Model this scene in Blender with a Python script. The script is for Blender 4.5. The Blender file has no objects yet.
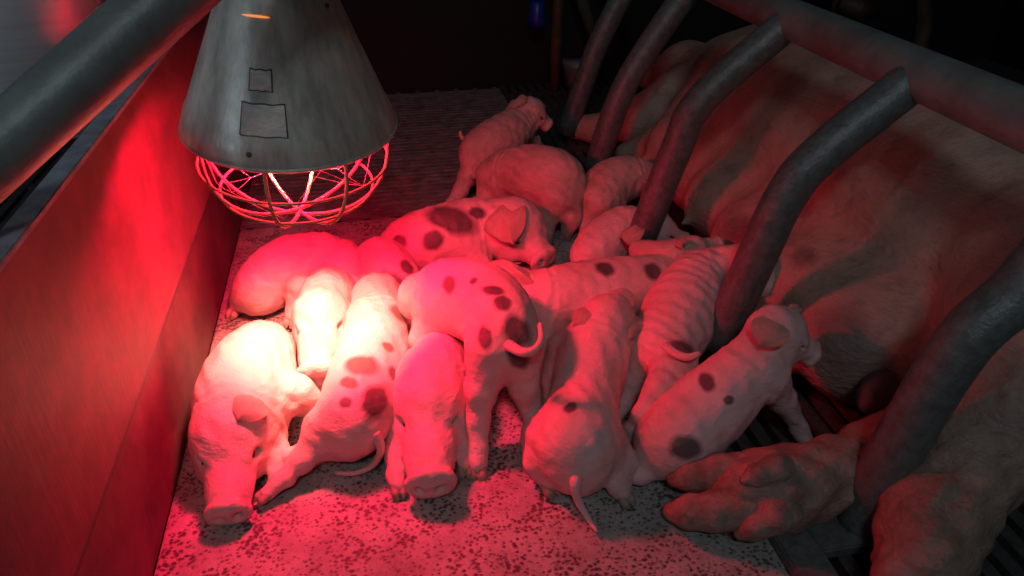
import bpy, bmesh, math, random
import numpy as np
from mathutils import Vector, Matrix

S = bpy.context.scene
C = S.collection
# ------------------------------------------------------------------ camera
F = 760.0; H = 0.65; PIT = math.radians(31.35); PSI = math.atan(171 * math.cos(PIT) / F)
cR = np.array([math.cos(PSI), -math.sin(PSI), 0.0])
cF = np.array([math.sin(PSI) * math.cos(PIT), math.cos(PSI) * math.cos(PIT), -math.sin(PIT)])
cU = np.cross(cR, cF)
cC = np.array([0, 0, H])
cam = bpy.data.objects.new('camera', bpy.data.cameras.new('camera'))
C.objects.link(cam)
cam.data.sensor_width = 36; cam.data.lens = F / 1024 * 36
cam.data.clip_start = 0.02; cam.data.clip_end = 50
cam.matrix_world = Matrix(((cR[0], cU[0], -cF[0], 0), (cR[1], cU[1], -cF[1], 0), (cR[2], cU[2], -cF[2], H), (0, 0, 0, 1)))
S.camera = cam
# ------------------------------------------------------------------ world, lights, exposure
w = bpy.data.worlds.new('barn_air'); S.world = w; w.use_nodes = True
w.node_tree.nodes['Background'].inputs[0].default_value = (0.62, 0.80, 0.85, 1)
w.node_tree.nodes['Background'].inputs[1].default_value = 0.038


def area(name, loc, target, sx, sy, power, col):
    l = bpy.data.lights.new(name, 'AREA'); l.shape = 'RECTANGLE'; l.size = sx; l.size_y = sy
    l.energy = power; l.color = col
    o = bpy.data.objects.new(name, l); C.objects.link(o); o.location = loc
    o.rotation_euler = (Vector(target) - Vector(loc)).to_track_quat('-Z', 'Y').to_euler()
    return o


area('ceiling_tube_light', (-0.25, -1.25, 2.3), (0.2, 0.8, 0), 0.40, 0.10, 7.8, (0.78, 0.91, 1.0))
area('next_pen_fill_light', (-1.15, 0.15, 0.52), (-0.42, 0.95, 0.42), 0.08, 0.5, 2.2, (0.66, 0.82, 1.0))  # added fill, unseen, set low to brighten the unlit lamp next door
LAMP_POWER = 7.0
LAMP_COL = (1.0, 0.006, 0.055)
FLOOD_POWER = 16.0
FLOOD_COL = (1.0, 0.004, 0.085)
BEAM_POWER = 27.0
BEAM_COL = (1.0, 0.66, 0.38)
vs = S.view_settings
vs.view_transform = 'Standard'; vs.look = 'None'; vs.gamma = 1; vs.exposure = 0.0
vs.use_curve_mapping = False


# ------------------------------------------------------------------ pixel -> place
def ray(px, py): return cF + cR * (px - 512) / F - cU * (py - 288) / F
def atz(px, py, z):
    d = ray(px, py); return cC + d * (z - H) / d[2]
def atx(px, py, x):
    d = ray(px, py); return cC + d * x / d[0]
def aty(px, py, y):
    d = ray(px, py); return cC + d * y / d[1]
def depth(p): return float((np.asarray(p) - cC) @ cF)
def dep(px, py, Z): return cC + ray(px, py) * Z
def PR(px, py, z, rpx):
    """joint seen at a pixel, its height z (None = lying on the floor), radius in pixels"""
    if z is None:
        z = 0.05
        for _ in range(5):
            p = atz(px, py, z); z = rpx * depth(p) / F
    p = atz(px, py, z)
    return p, rpx * depth(p) / F


# ------------------------------------------------------------------ materials
def new_mat(name):
    m = bpy.data.materials.new(name); m.use_nodes = True
    nt = m.node_tree; b = nt.nodes['Principled BSDF']
    return m, nt, b


def nd(nt, typ, **k):
    n = nt.nodes.new(typ)
    for a, v in k.items():
        if a.startswith('i_'):
            key = a[2:]; key = int(key) if key.isdigit() else key.replace('_', ' ')
            n.inputs[key].default_value = v
        else:
            setattr(n, a, v)
    return n


def ramp(nt, src, stops):
    r = nt.nodes.new('ShaderNodeValToRGB')
    e = r.color_ramp.elements
    while len(e) < len(stops): e.new(0.5)
    for q, (p, c) in zip(e, stops):
        q.position = p; q.color = (*c, 1) if len(c) == 3 else c
    nt.links.new(src, r.inputs[0]); return r


def mixc(nt, fac, a, b, mode='MIX'):
    m = nt.nodes.new('ShaderNodeMix'); m.data_type = 'RGBA'; m.blend_type = mode
    for i, v in ((0, fac), (6, a), (7, b)):
        if hasattr(v, 'node'): nt.links.new(v, m.inputs[i])
        elif i == 0: m.inputs[0].default_value = v
        else: m.inputs[i].default_value = (*v, 1)
    return m.outputs[2]


def objcoord(nt):
    t = nt.nodes.new('ShaderNodeTexCoord'); return t.outputs['Object']


def noise(nt, co, scale, detail=3, rough=0.55, vec=None):
    n = nd(nt, 'ShaderNodeTexNoise', i_Scale=scale, i_Detail=detail, i_Roughness=rough)
    if vec:
        mp = nd(nt, 'ShaderNodeMapping'); mp.inputs['Scale'].default_value = vec
        nt.links.new(co, mp.inputs[0]); co = mp.outputs[0]
    nt.links.new(co, n.inputs['Vector'])
    return n.outputs['Fac']


def bump(nt, b, h, dist, strength=1.0, prev=None):
    n = nd(nt, 'ShaderNodeBump', i_Strength=strength, i_Distance=dist)
    nt.links.new(h, n.inputs['Height'])
    if prev is not None: nt.links.new(prev, n.inputs['Normal'])
    nt.links.new(n.outputs[0], b.inputs['Normal']); return n.outputs[0]


def skin_mat(name, base, base2, dirt, dirt_amt, spotcol, fine=260, wr=0.0016, sss=0.12):
    m, nt, b = new_mat(name); co = objcoord(nt)
    n1 = noise(nt, co, 14, 4)
    c = mixc(nt, ramp(nt, n1, [(0.35, (0, 0, 0)), (0.65, (1, 1, 1))]).outputs[0], base, base2)
    n2 = noise(nt, co, 26, 6, 0.7)
    dr = ramp(nt, n2, [(0.52, (0, 0, 0)), (0.72, (dirt_amt,) * 3)])
    c = mixc(nt, dr.outputs[0], c, dirt)
    at = nd(nt, 'ShaderNodeAttribute', attribute_name='spot')
    n3 = noise(nt, co, 95, 4, 0.7)
    mth = nd(nt, 'ShaderNodeMath', operation='MULTIPLY_ADD', i_1=0.20, i_2=-0.10); nt.links.new(n3, mth.inputs[0])
    ad = nd(nt, 'ShaderNodeMath', operation='ADD'); nt.links.new(at.outputs['Fac'], ad.inputs[0]); nt.links.new(mth.outputs[0], ad.inputs[1])
    sp = ramp(nt, ad.outputs[0], [(0.25, (0, 0, 0)), (0.72, (0.85,) * 3)])
    c = mixc(nt, sp.outputs[0], c, spotcol)
    ga = nd(nt, 'ShaderNodeAttribute', attribute_name='grime')
    gm = nd(nt, 'ShaderNodeMath', operation='MULTIPLY'); nt.links.new(ga.outputs['Fac'], gm.inputs[0])
    gr = ramp(nt, noise(nt, co, 34, 6, 0.75), [(0.30, (0.45,) * 3), (0.62, (1, 1, 1))]); nt.links.new(gr.outputs[0], gm.inputs[1])
    c = mixc(nt, gm.outputs[0], c, (0.17, 0.115, 0.09))
    nt.links.new(c, b.inputs['Base Color'])
    b.inputs['Roughness'].default_value = 0.56
    b.inputs['Subsurface Weight'].default_value = sss
    b.inputs['Subsurface Radius'].default_value = (0.012, 0.005, 0.003)
    b.inputs['Subsurface Scale'].default_value = 0.5
    n4 = noise(nt, co, fine, 4, 0.6)
    p = bump(nt, b, n4, wr * 0.5, 0.8)
    n5 = noise(nt, co, 48, 3, 0.6, (1, 1, 2.2))
    bump(nt, b, n5, wr * 2.0, 0.7, p)
    return m


M = {}
M['piglet'] = skin_mat('piglet_skin', (0.78, 0.49, 0.49), (0.67, 0.39, 0.39), (0.42, 0.28, 0.20), 0.35, (0.030, 0.022, 0.022))
M['piglet_dirty'] = skin_mat('dirty_piglet_skin', (0.64, 0.42, 0.39), (0.50, 0.32, 0.29), (0.33, 0.20, 0.13), 0.7, (0.030, 0.022, 0.022))
M['ear'] = skin_mat('ear_skin', (0.78, 0.52, 0.45), (0.68, 0.44, 0.37), (0.46, 0.30, 0.22), 0.4, (0.03, 0.02, 0.02), fine=400, wr=0.002)
M['sow'] = skin_mat('sow_skin', (0.54, 0.345, 0.28), (0.43, 0.265, 0.215), (0.22, 0.15, 0.11), 0.75, (0.12, 0.085, 0.08), fine=160, wr=0.003, sss=0.06)


def simple(name, col, rough, metal=0.0, col2=None, sc=30, bsc=200, bd=0.0004, vec=None, emis=None):
    m, nt, b = new_mat(name); co = objcoord(nt)
    if col2:
        n = noise(nt, co, sc, 6, 0.65, vec)
        nt.links.new(ramp(nt, n, [(0.36, col), (0.64, col2)]).outputs[0], b.inputs['Base Color'])
    else:
        b.inputs['Base Color'].default_value = (*col, 1)
    b.inputs['Roughness'].default_value = rough; b.inputs['Metallic'].default_value = metal
    if bd: bump(nt, b, noise(nt, co, bsc, 4, 0.6, vec), bd, 0.8)
    if emis:
        b.inputs['Emission Color'].default_value = (*emis[0], 1); b.inputs['Emission Strength'].default_value = emis[1]
    return m


M['trotter'] = simple('trotter_skin', (0.34, 0.25, 0.21), 0.7, 0, (0.16, 0.11, 0.085), 34, 150, 0.0035)
M['hoof'] = simple('hoof_horn', (0.42, 0.33, 0.27), 0.5, 0, (0.28, 0.20, 0.16), 60, 300, 0.0004)
M['eye'] = simple('piglet_eye', (0.012, 0.008, 0.008), 0.3, bd=0)
M['shade'] = simple('aged_aluminium', (0.60, 0.585, 0.50), 0.36, 0.25, (0.36, 0.35, 0.30), 9, 60, 0.0003, (7, 7, 1.2))  # upright light and dark streaks put reflections into the metal's colour
M['shade_new'] = simple('spun_aluminium', (0.72, 0.72, 0.72), 0.18, 0.6, (0.6, 0.6, 0.62), 12, 300, 0.0002, (0.3, 0.3, 9))
M['residue'] = simple('old_sticker_residue', (0.70, 0.68, 0.60), 0.8, 0.1, (0.50, 0.48, 0.41), 24, 400, 0.0003, (3, 3, 9))
M['wire'] = simple('guard_wire', (0.50, 0.24, 0.13), 0.45, 0.0, bd=0)
M['web'] = simple('cobweb_thread', (0.75, 0.7, 0.68), 0.6, 0, bd=0)
M['bulb'] = simple('red_bulb_glass', (0.6, 0.02, 0.02), 0.25, 0, bd=0, emis=((1.0, 0.10, 0.03), 7.0))
M['socket'] = simple('lamp_socket', (0.05, 0.045, 0.04), 0.5)
M['steel'] = simple('galvanised_tube', (0.23, 0.245, 0.235), 0.48, 0.25, (0.165, 0.165, 0.155), 22, 150, 0.0006)
M['steel_worn'] = simple('worn_crate_tube', (0.175, 0.20, 0.192), 0.40, 0.3, (0.115, 0.12, 0.115), 85, 260, 0.0013)
M['edge'] = simple('board_edge_plastic', (0.42, 0.45, 0.52), 0.5, 0, (0.22, 0.235, 0.28), 30)
M['iron'] = simple('cast_iron_slat', (0.10, 0.095, 0.09), 0.5, 0.3, (0.05, 0.045, 0.045), 50, 200, 0.0008)
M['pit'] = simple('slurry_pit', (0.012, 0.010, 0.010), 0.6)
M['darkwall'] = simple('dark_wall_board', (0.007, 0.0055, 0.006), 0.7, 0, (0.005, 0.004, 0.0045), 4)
M['blue'] = simple('blue_plastic', (0.02, 0.03, 0.30), 0.35)
M['rust'] = simple('rusty_steel', (0.16, 0.085, 0.045), 0.6, 0.3, (0.08, 0.05, 0.035), 30, 200, 0.0006)


def board_mat(name, ca, cb):
    m, nt, b = new_mat(name); co = objcoord(nt)
    n = noise(nt, co, 6, 5, 0.65, (1, 3, 3)); n2 = noise(nt, co, 60, 5, 0.7, (1, 3.5, 0.35))
    c = ramp(nt, n, [(0.3, ca), (0.7, cb)]).outputs[0]
    c = mixc(nt, ramp(nt, n2, [(0.48, (0, 0, 0)), (0.72, (0.6, 0.6, 0.6))]).outputs[0], c, (0.10, 0.085, 0.075))
    nt.links.new(c, b.inputs['Base Color']); b.inputs['Roughness'].default_value = 0.55
    bump(nt, b, n2, 0.0008, 0.7); return m


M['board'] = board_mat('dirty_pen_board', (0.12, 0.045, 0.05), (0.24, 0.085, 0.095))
M['board_low'] = board_mat('shaded_skirt_board', (0.07, 0.035, 0.035), (0.18, 0.08, 0.08))  # darker board colours paint in the weaker light on the lower sheet


def slab_mat():
    m, nt, b = new_mat('mottled_heat_pad'); co = objcoord(nt)
    mp = nd(nt, 'ShaderNodeMapping'); mp.inputs['Scale'].default_value = (1, 1.15, 1); nt.links.new(co, mp.inputs[0])
    base = ramp(nt, noise(nt, co, 16, 6, 0.7), [(0.3, (0.26, 0.25, 0.235)), (0.62, (0.46, 0.45, 0.43))]).outputs[0]
    v = nd(nt, 'ShaderNodeTexVoronoi', i_Scale=185.0, feature='F1'); v.inputs['Randomness'].default_value = 0.9
    dist = noise(nt, co, 240, 4, 0.7)
    mm = nd(nt, 'ShaderNodeMath', operation='MULTIPLY_ADD', i_1=1.1, i_2=-0.55); nt.links.new(dist, mm.inputs[0])
    ad = nd(nt, 'ShaderNodeMath', operation='ADD'); nt.links.new(mp.outputs[0], v.inputs['Vector'])
    nt.links.new(v.outputs['Distance'], ad.inputs[0]); nt.links.new(mm.outputs[0], ad.inputs[1])
    dens = noise(nt, co, 22, 4, 0.6)
    a2 = nd(nt, 'ShaderNodeMath', operation='MULTIPLY_ADD', i_1=-1.3, i_2=0.62); nt.links.new(dens, a2.inputs[0])
    a3 = nd(nt, 'ShaderNodeMath', operation='ADD'); nt.links.new(ad.outputs[0], a3.inputs[0]); nt.links.new(a2.outputs[0], a3.inputs[1])
    sp = ramp(nt, a3.outputs[0], [(0.16, (1, 1, 1)), (0.48, (0, 0, 0))])
    c = mixc(nt, sp.outputs[0], base, (0.075, 0.058, 0.052))
    stain = ramp(nt, noise(nt, co, 9, 5, 0.7), [(0.5, (0, 0, 0)), (0.75, (0.55,) * 3)])
    c = mixc(nt, stain.outputs[0], c, (0.20, 0.15, 0.12))
    nt.links.new(c, b.inputs['Base Color'])
    rr = ramp(nt, sp.outputs[0], [(0, (0.55,) * 3), (1, (0.35,) * 3)]); nt.links.new(rr.outputs[0], b.inputs['Roughness'])
    p = bump(nt, b, a3.outputs[0], 0.0012, 0.7)
    bump(nt, b, noise(nt, co, 300, 3), 0.0008, 0.6, p)
    return m


M['slab'] = slab_mat()
M['rib'] = simple('plastic_slat', (0.24, 0.24, 0.23), 0.45, 0, (0.11, 0.10, 0.095), 28, 180, 0.0008)
NT = M['rib']


# ------------------------------------------------------------------ object helpers
def mesh(name, verts, faces, mat, parent=None, smooth=True, attr=None):
    me = bpy.data.meshes.new(name)
    me.from_pydata([tuple(map(float, v)) for v in verts], [], [tuple(map(int, f)) for f in faces])
    if smooth: me.polygons.foreach_set('use_smooth', [True] * len(me.polygons))
    if attr is not None:
        a = me.attributes.new('spot', 'FLOAT', 'POINT'); a.data.foreach_set('value', np.asarray(attr, dtype=np.float32))
    me.materials.append(mat); me.update()
    o = bpy.data.objects.new(name, me); C.objects.link(o)
    if parent: o.parent = parent
    return o


def thing(name, label, cat, loc, group=None):
    o = bpy.data.objects.new(name, None); C.objects.link(o); o.location = tuple(map(float, loc))
    o.empty_display_size = 0.02
    o['label'] = label; o['category'] = cat
    if group: o['group'] = group
    return o


def tag(o, label, cat, group=None):
    o['label'] = label; o['category'] = cat
    if group: o['group'] = group
    return o


def struct(o): o['kind'] = 'structure'; return o


def box(name, lo, hi, mat, parent=None, bev=0.0):
    bm = bmesh.new(); bmesh.ops.create_cube(bm, size=1)
    lo = np.array(lo, float); hi = np.array(hi, float)
    for v in bm.verts: v.co = Vector(((lo + hi) / 2 + np.array(v.co) * (hi - lo)).tolist())
    if bev: bmesh.ops.bevel(bm, geom=bm.edges[:], offset=bev, segments=2, affect='EDGES')
    me = bpy.data.meshes.new(name); bm.to_mesh(me); bm.free(); me.materials.append(mat)
    o = bpy.data.objects.new(name, me); C.objects.link(o)
    if parent: o.parent = parent
    return o


def catmull(pts, n=6):
    P = [np.asarray(p, float) for p in pts]
    if len(P) < 3:
        return [P[0] + (P[1] - P[0]) * t for t in np.linspace(0, 1, n + 1)]
    P = [2 * P[0] - P[1]] + P + [2 * P[-1] - P[-2]]
    out = []
    for i in range(1, len(P) - 2):
        a, b, c, d = P[i - 1:i + 3]
        for k in range(n):
            t = k / n
            out.append(0.5 * ((2 * b) + (-a + c) * t + (2 * a - 5 * b + 4 * c - d) * t * t + (-a + 3 * b - 3 * c + d) * t ** 3))
    out.append(P[-2]); return out


def tube_data(path, radii, seg=16, base=0, cap=True):
    P = [np.asarray(p, float) for p in path]; n = len(P)
    T = [P[min(i + 1, n - 1)] - P[max(i - 1, 0)] for i in range(n)]
    T = [t / (np.linalg.norm(t) + 1e-12) for t in T]
    up = np.array([0, 0, 1.0]) if abs(T[0][2]) < 0.9 else np.array([1.0, 0, 0])
    u = np.cross(T[0], up); u /= np.linalg.norm(u)
    V = []; Fc = []
    for i in range(n):
        u = u - T[i] * (u @ T[i]); u /= np.linalg.norm(u); v = np.cross(T[i], u)
        r = radii[i] if hasattr(radii, '__len__') else radii
        for k in range(seg):
            a = 2 * math.pi * k / seg; V.append(P[i] + r * (math.cos(a) * u + math.sin(a) * v))
    for i in range(n - 1):
        for k in range(seg):
            k2 = (k + 1) % seg
            Fc.append((base + i * seg + k, base + i * seg + k2, base + (i + 1) * seg + k2, base + (i + 1) * seg + k))
    if cap:
        Fc.append(tuple(base + k for k in range(seg))[::-1]); Fc.append(tuple(base + (n - 1) * seg + k for k in range(seg)))
    return V, Fc


def tube(name, path, radii, mat, parent=None, seg=16, off=None):
    if off is not None: path = [np.asarray(p) - off for p in path]
    V, Fc = tube_data(path, radii, seg); return mesh(name, V, Fc, mat, parent)


def tubes(name, lst, mat, parent=None, seg=8, off=None):
    V = []; Fc = []
    for path, r in lst:
        if off is not None: path = [np.asarray(p) - off for p in path]
        v, f = tube_data(path, r, seg, len(V)); V += v; Fc += f
    return mesh(name, V, Fc, mat, parent)


# ------------------------------------------------------------------ soft bodies: smooth union of tapered capsules, turned into one mesh
class Body:
    def __init__(s): s.ops = []
    def cap(s, a, b, ra, rb, k=0.012): s.ops.append(('c', np.array(a, float), np.array(b, float), ra, rb, k)); return s
    def chain(s, pts, k=0.012):
        for (a, ra), (b, rb) in zip(pts[:-1], pts[1:]): s.cap(a, b, ra, rb, k)
        return s
    def ell(s, c, ax, rad, k=0.012): s.ops.append(('e', np.array(c, float), np.array(ax, float), np.array(rad, float), 0, k)); return s
    def cut(s, c, ax, rad, k=0.004): s.ops.append(('x', np.array(c, float), np.array(ax, float), np.array(rad, float), 0, k)); return s

    def build(s, cell, warp=None):
        lo = np.full(3, 1e9); hi = -lo
        for t, a, b, r, r2, k in s.ops:
            if t == 'x': continue
            if t == 'c': R = max(r, r2); q = np.array([a, b]); lo = np.minimum(lo, q.min(0) - R); hi = np.maximum(hi, q.max(0) + R)
            else: R = max(r); lo = np.minimum(lo, a - R); hi = np.maximum(hi, a + R)
        lo -= 3 * cell; hi += 3 * cell
        n = np.ceil((hi - lo) / cell).astype(int) + 1
        G = np.full(n, 0.06, dtype=np.float32)
        ax = [lo[i] + cell * np.arange(n[i]) for i in range(3)]
        for t, a, b, r, r2, k in s.ops:
            R = (max(r, r2) if t == 'c' else max(r)) + 2.5 * k + 3 * cell
            q = np.array([a, b]) if t == 'c' else np.array([a, a])
            i0 = np.clip(np.floor((q.min(0) - R - lo) / cell).astype(int), 0, n - 1)
            i1 = np.clip(np.ceil((q.max(0) + R - lo) / cell).astype(int) + 1, 1, n)
            X, Y, Z = np.meshgrid(*[ax[i][i0[i]:i1[i]] for i in range(3)], indexing='ij')
            P = np.stack([X, Y, Z], -1)
            if t == 'c':
                ba = b - a; h = np.clip(((P - a) @ ba) / (ba @ ba + 1e-12), 0, 1)
                d = np.linalg.norm(P - a - h[..., None] * ba, axis=-1) - (r + (r2 - r) * h)
            else:
                L = (P - a) @ b.T; k0 = np.linalg.norm(L / r, axis=-1); k1 = np.linalg.norm(L / (r * r), axis=-1)
                d = k0 * (k0 - 1) / (k1 + 1e-9)
            sl = tuple(slice(i0[i], i1[i]) for i in range(3)); g = G[sl]
            if t == 'x':
                h = np.clip(0.5 - 0.5 * (g + d) / k, 0, 1); G[sl] = g * (1 - h) + (-d) * h + k * h * (1 - h)
            else:
                h = np.clip(0.5 + 0.5 * (g - d) / k, 0, 1); G[sl] = g * (1 - h) + d * h - k * h * (1 - h)
        if warp is not None:
            X, Y, Z = np.meshgrid(*ax, indexing='ij'); G = G + warp(X, Y, Z)
        return surface(G, lo, cell)


def surface(G, lo, cell):
    ins = G < 0
    c = [ins[i:ins.shape[0] - 1 + i, j:ins.shape[1] - 1 + j, k:ins.shape[2] - 1 + k] for i in (0, 1) for j in (0, 1) for k in (0, 1)]
    cnt = sum(x.astype(np.int8) for x in c); act = (cnt > 0) & (cnt < 8)
    idx = np.argwhere(act); num = np.full(act.shape, -1, dtype=np.int64); num[act] = np.arange(len(idx))
    acc = np.zeros((len(idx), 3)); w = np.zeros(len(idx))
    I, J, K = idx.T
    corners = [(i, j, k) for i in (0, 1) for j in (0, 1) for k in (0, 1)]
    for a in corners:
        for dim in range(3):
            if a[dim]: continue
            b = list(a); b[dim] = 1
            va = G[I + a[0], J + a[1], K + a[2]]; vb = G[I + b[0], J + b[1], K + b[2]]
            m = (va < 0) != (vb < 0); t = np.where(m, va / (va - vb + 1e-12), 0)
            p = np.tile(np.array(a, float), (len(idx), 1)); p[:, dim] = t
            acc[m] += p[m]; w[m] += 1
    V = lo + (idx + acc / w[:, None]) * cell
    faces = []
    for dim in range(3):
        d1, d2 = (dim + 1) % 3, (dim + 2) % 3
        A = np.take(ins, range(ins.shape[dim] - 1), dim); B = np.take(ins, range(1, ins.shape[dim]), dim)
        E = np.argwhere(A != B); E = E[(E[:, d1] > 0) & (E[:, d2] > 0)]
        E = E[(E[:, d1] < act.shape[d1]) & (E[:, d2] < act.shape[d2])]
        flip = A[tuple(E.T)]
        q = []
        for o1, o2 in ((1, 1), (0, 1), (0, 0), (1, 0)):
            e = E.copy(); e[:, d1] -= o1; e[:, d2] -= o2; q.append(num[tuple(e.T)])
        Q = np.stack(q, 1); Q = Q[(Q >= 0).all(1)] if (Q < 0).any() else Q
        fl = flip if len(flip) == len(Q) else np.ones(len(Q), bool)
        Q[~fl] = Q[~fl][:, ::-1]; faces.append(Q)
    Fc = np.concatenate(faces)
    # light relaxation
    nb = np.zeros_like(V); ct = np.zeros(len(V))
    for _ in range(2):
        nb[:] = 0; ct[:] = 0
        for a, b in ((0, 1), (1, 2), (2, 3), (3, 0)):
            np.add.at(nb, Fc[:, a], V[Fc[:, b]]); np.add.at(ct, Fc[:, a], 1)
            np.add.at(nb, Fc[:, b], V[Fc[:, a]]); np.add.at(ct, Fc[:, b], 1)
        V = V * 0.5 + 0.5 * nb / ct[:, None]
    return V, Fc


def smooth_mesh(name, V, Fc, mat, parent, spots=None):
    me = bpy.data.meshes.new(name)
    me.vertices.add(len(V)); me.vertices.foreach_set('co', V.astype(np.float32).ravel())
    me.loops.add(Fc.size); me.loops.foreach_set('vertex_index', Fc.astype(np.int32).ravel())
    me.polygons.add(len(Fc)); me.polygons.foreach_set('loop_start', np.arange(0, Fc.size, 4, dtype=np.int32))
    me.polygons.foreach_set('use_smooth', [True] * len(Fc))
    me.update(calc_edges=True); me.validate()
    if spots is not None:
        a = me.attributes.new('spot', 'FLOAT', 'POINT'); a.data.foreach_set('value', spots.astype(np.float32))
    me.materials.append(mat)
    o = bpy.data.objects.new(name, me); C.objects.link(o)
    if parent: o.parent = parent
    return o


def spot_values(V, spots):
    """colour patches of the coat: each one a round or long patch around a point of the skin"""
    val = np.zeros(len(V))
    if not spots: return val
    D = V - cC; z = D @ cF; px = 512 + F * (D @ cR) / z; py = 288 - F * (D @ cU) / z
    for s in spots:
        x, y, r = s[:3]
        q = np.hypot(px - x, py - y); near = np.where(q < 5)[0]
        i = near[np.argmin(z[near])] if len(near) else int(np.argmin(q))
        c = V[i]; rr = r * z[i] / F
        d = V - c
        if len(s) > 3:
            ang, asp = math.radians(s[3]), s[4]
            a = cR * math.cos(ang) - cU * math.sin(ang); b = cR * math.sin(ang) + cU * math.cos(ang)
            u = d @ a; v = d @ b; n = d @ cF
            dist = np.sqrt((u / asp) ** 2 + v ** 2 + (n * 0.6) ** 2)
        else: dist = np.linalg.norm(d * 1.0, axis=1)
        th = np.arctan2(d @ cU, d @ cR); dist = dist * (1 + 0.08 * np.sin(2 * th + x) + 0.04 * np.sin(5 * th + y))
        val = np.maximum(val, np.clip(1.5 - dist / rr, 0, 1))
    return val


def unit(v): v = np.asarray(v, float); return v / (np.linalg.norm(v) + 1e-12)


def frame(x, up):
    x = unit(x); y = unit(np.cross(up, x)); z = np.cross(x, y); return x, y, z


# ------------------------------------------------------------------ shared small meshes
def ear_mesh(name, mat):
    """a leaf shaped, cupped ear flap: base at the origin, tip at x = 1"""
    nu, nv = 16, 11; V = []; Fc = []
    for side in (0, 1):
        for i in range(nu):
            t = i / (nu - 1)
            wd = 0.5 * max(math.sin(math.pi * (0.20 + 0.80 * t)), 0.0) ** 0.62
            wd = max(wd, 0.03)
            for j in range(nv):
                s = -1 + 2 * j / (nv - 1)
                x = t * (1 - 0.06 * s * s); y = s * wd
                z = 0.16 * math.sin(t * 3.0) - 0.12 * t * t - 0.10 * (s * s) * (wd / 0.4) + 0.03 * math.sin(9 * t + 4 * s) + 0.02 * math.sin(7 * s + 2 * t)
                th = 0.055 * (1 - 0.6 * t) * (1 - 0.75 * s * s) + 0.012
                V.append((x, y, z + (th / 2 if side == 0 else -th / 2)))
    N = nu * nv
    for i in range(nu - 1):
        for j in range(nv - 1):
            a = i * nv + j; Fc.append((a, a + nv, a + nv + 1, a + 1)); Fc.append((N + a + 1, N + a + nv + 1, N + a + nv, N + a))
    rim = [i * nv for i in range(nu)] + [(nu - 1) * nv + j for j in range(1, nv)] + [i * nv + nv - 1 for i in range(nu - 2, -1, -1)] + [j for j in range(nv - 2, 0, -1)]
    for a, b in zip(rim, rim[1:] + rim[:1]): Fc.append((a, N + a, N + b, b)[::-1])
    me = bpy.data.meshes.new(name); me.from_pydata(V, [], Fc); me.materials.append(mat)
    me.polygons.foreach_set('use_smooth', [True] * len(me.polygons)); me.update()
    return me


def sdf_mesh(name, body, cell, mat):
    V, Fc = body.build(cell); o = smooth_mesh(name, V, Fc, mat, None); me = o.data; bpy.data.objects.remove(o); return me


EAR = ear_mesh('ear', M['ear'])
hb = Body()
for s in (-1, 1):
    hb.cap((-0.3, 0.42 * s, 0), (0.75, 0.50 * s, 0.0), 0.56, 0.50, 0.15).cap((0.75, 0.50 * s, 0), (1.35, 0.36 * s, -0.1), 0.46, 0.20, 0.12)
HOOF = sdf_mesh('hoof', hb, 0.11, M['hoof'])
eb = Body(); eb.ell((0, 0, 0), np.eye(3), (1.0, 0.55, 0.6), 0.05)
EYE = sdf_mesh('eye', eb, 0.16, M['eye'])


def place(me, name, loc, x, up, scale, parent, off):
    X, Y, Z = frame(x, up)
    o = bpy.data.objects.new(name, me); C.objects.link(o); o.parent = parent
    sc = scale if hasattr(scale, '__len__') else (scale,) * 3
    p = np.asarray(loc) - off
    o.matrix_local = Matrix(((X[0] * sc[0], Y[0] * sc[1], Z[0] * sc[2], p[0]), (X[1] * sc[0], Y[1] * sc[1], Z[1] * sc[2], p[1]),
                             (X[2] * sc[0], Y[2] * sc[1], Z[2] * sc[2], p[2]), (0, 0, 0, 1)))
    return o
# ------------------------------------------------------------------ piglets
GROUP = 'piglets of the litter piled in front of the sow'


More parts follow.
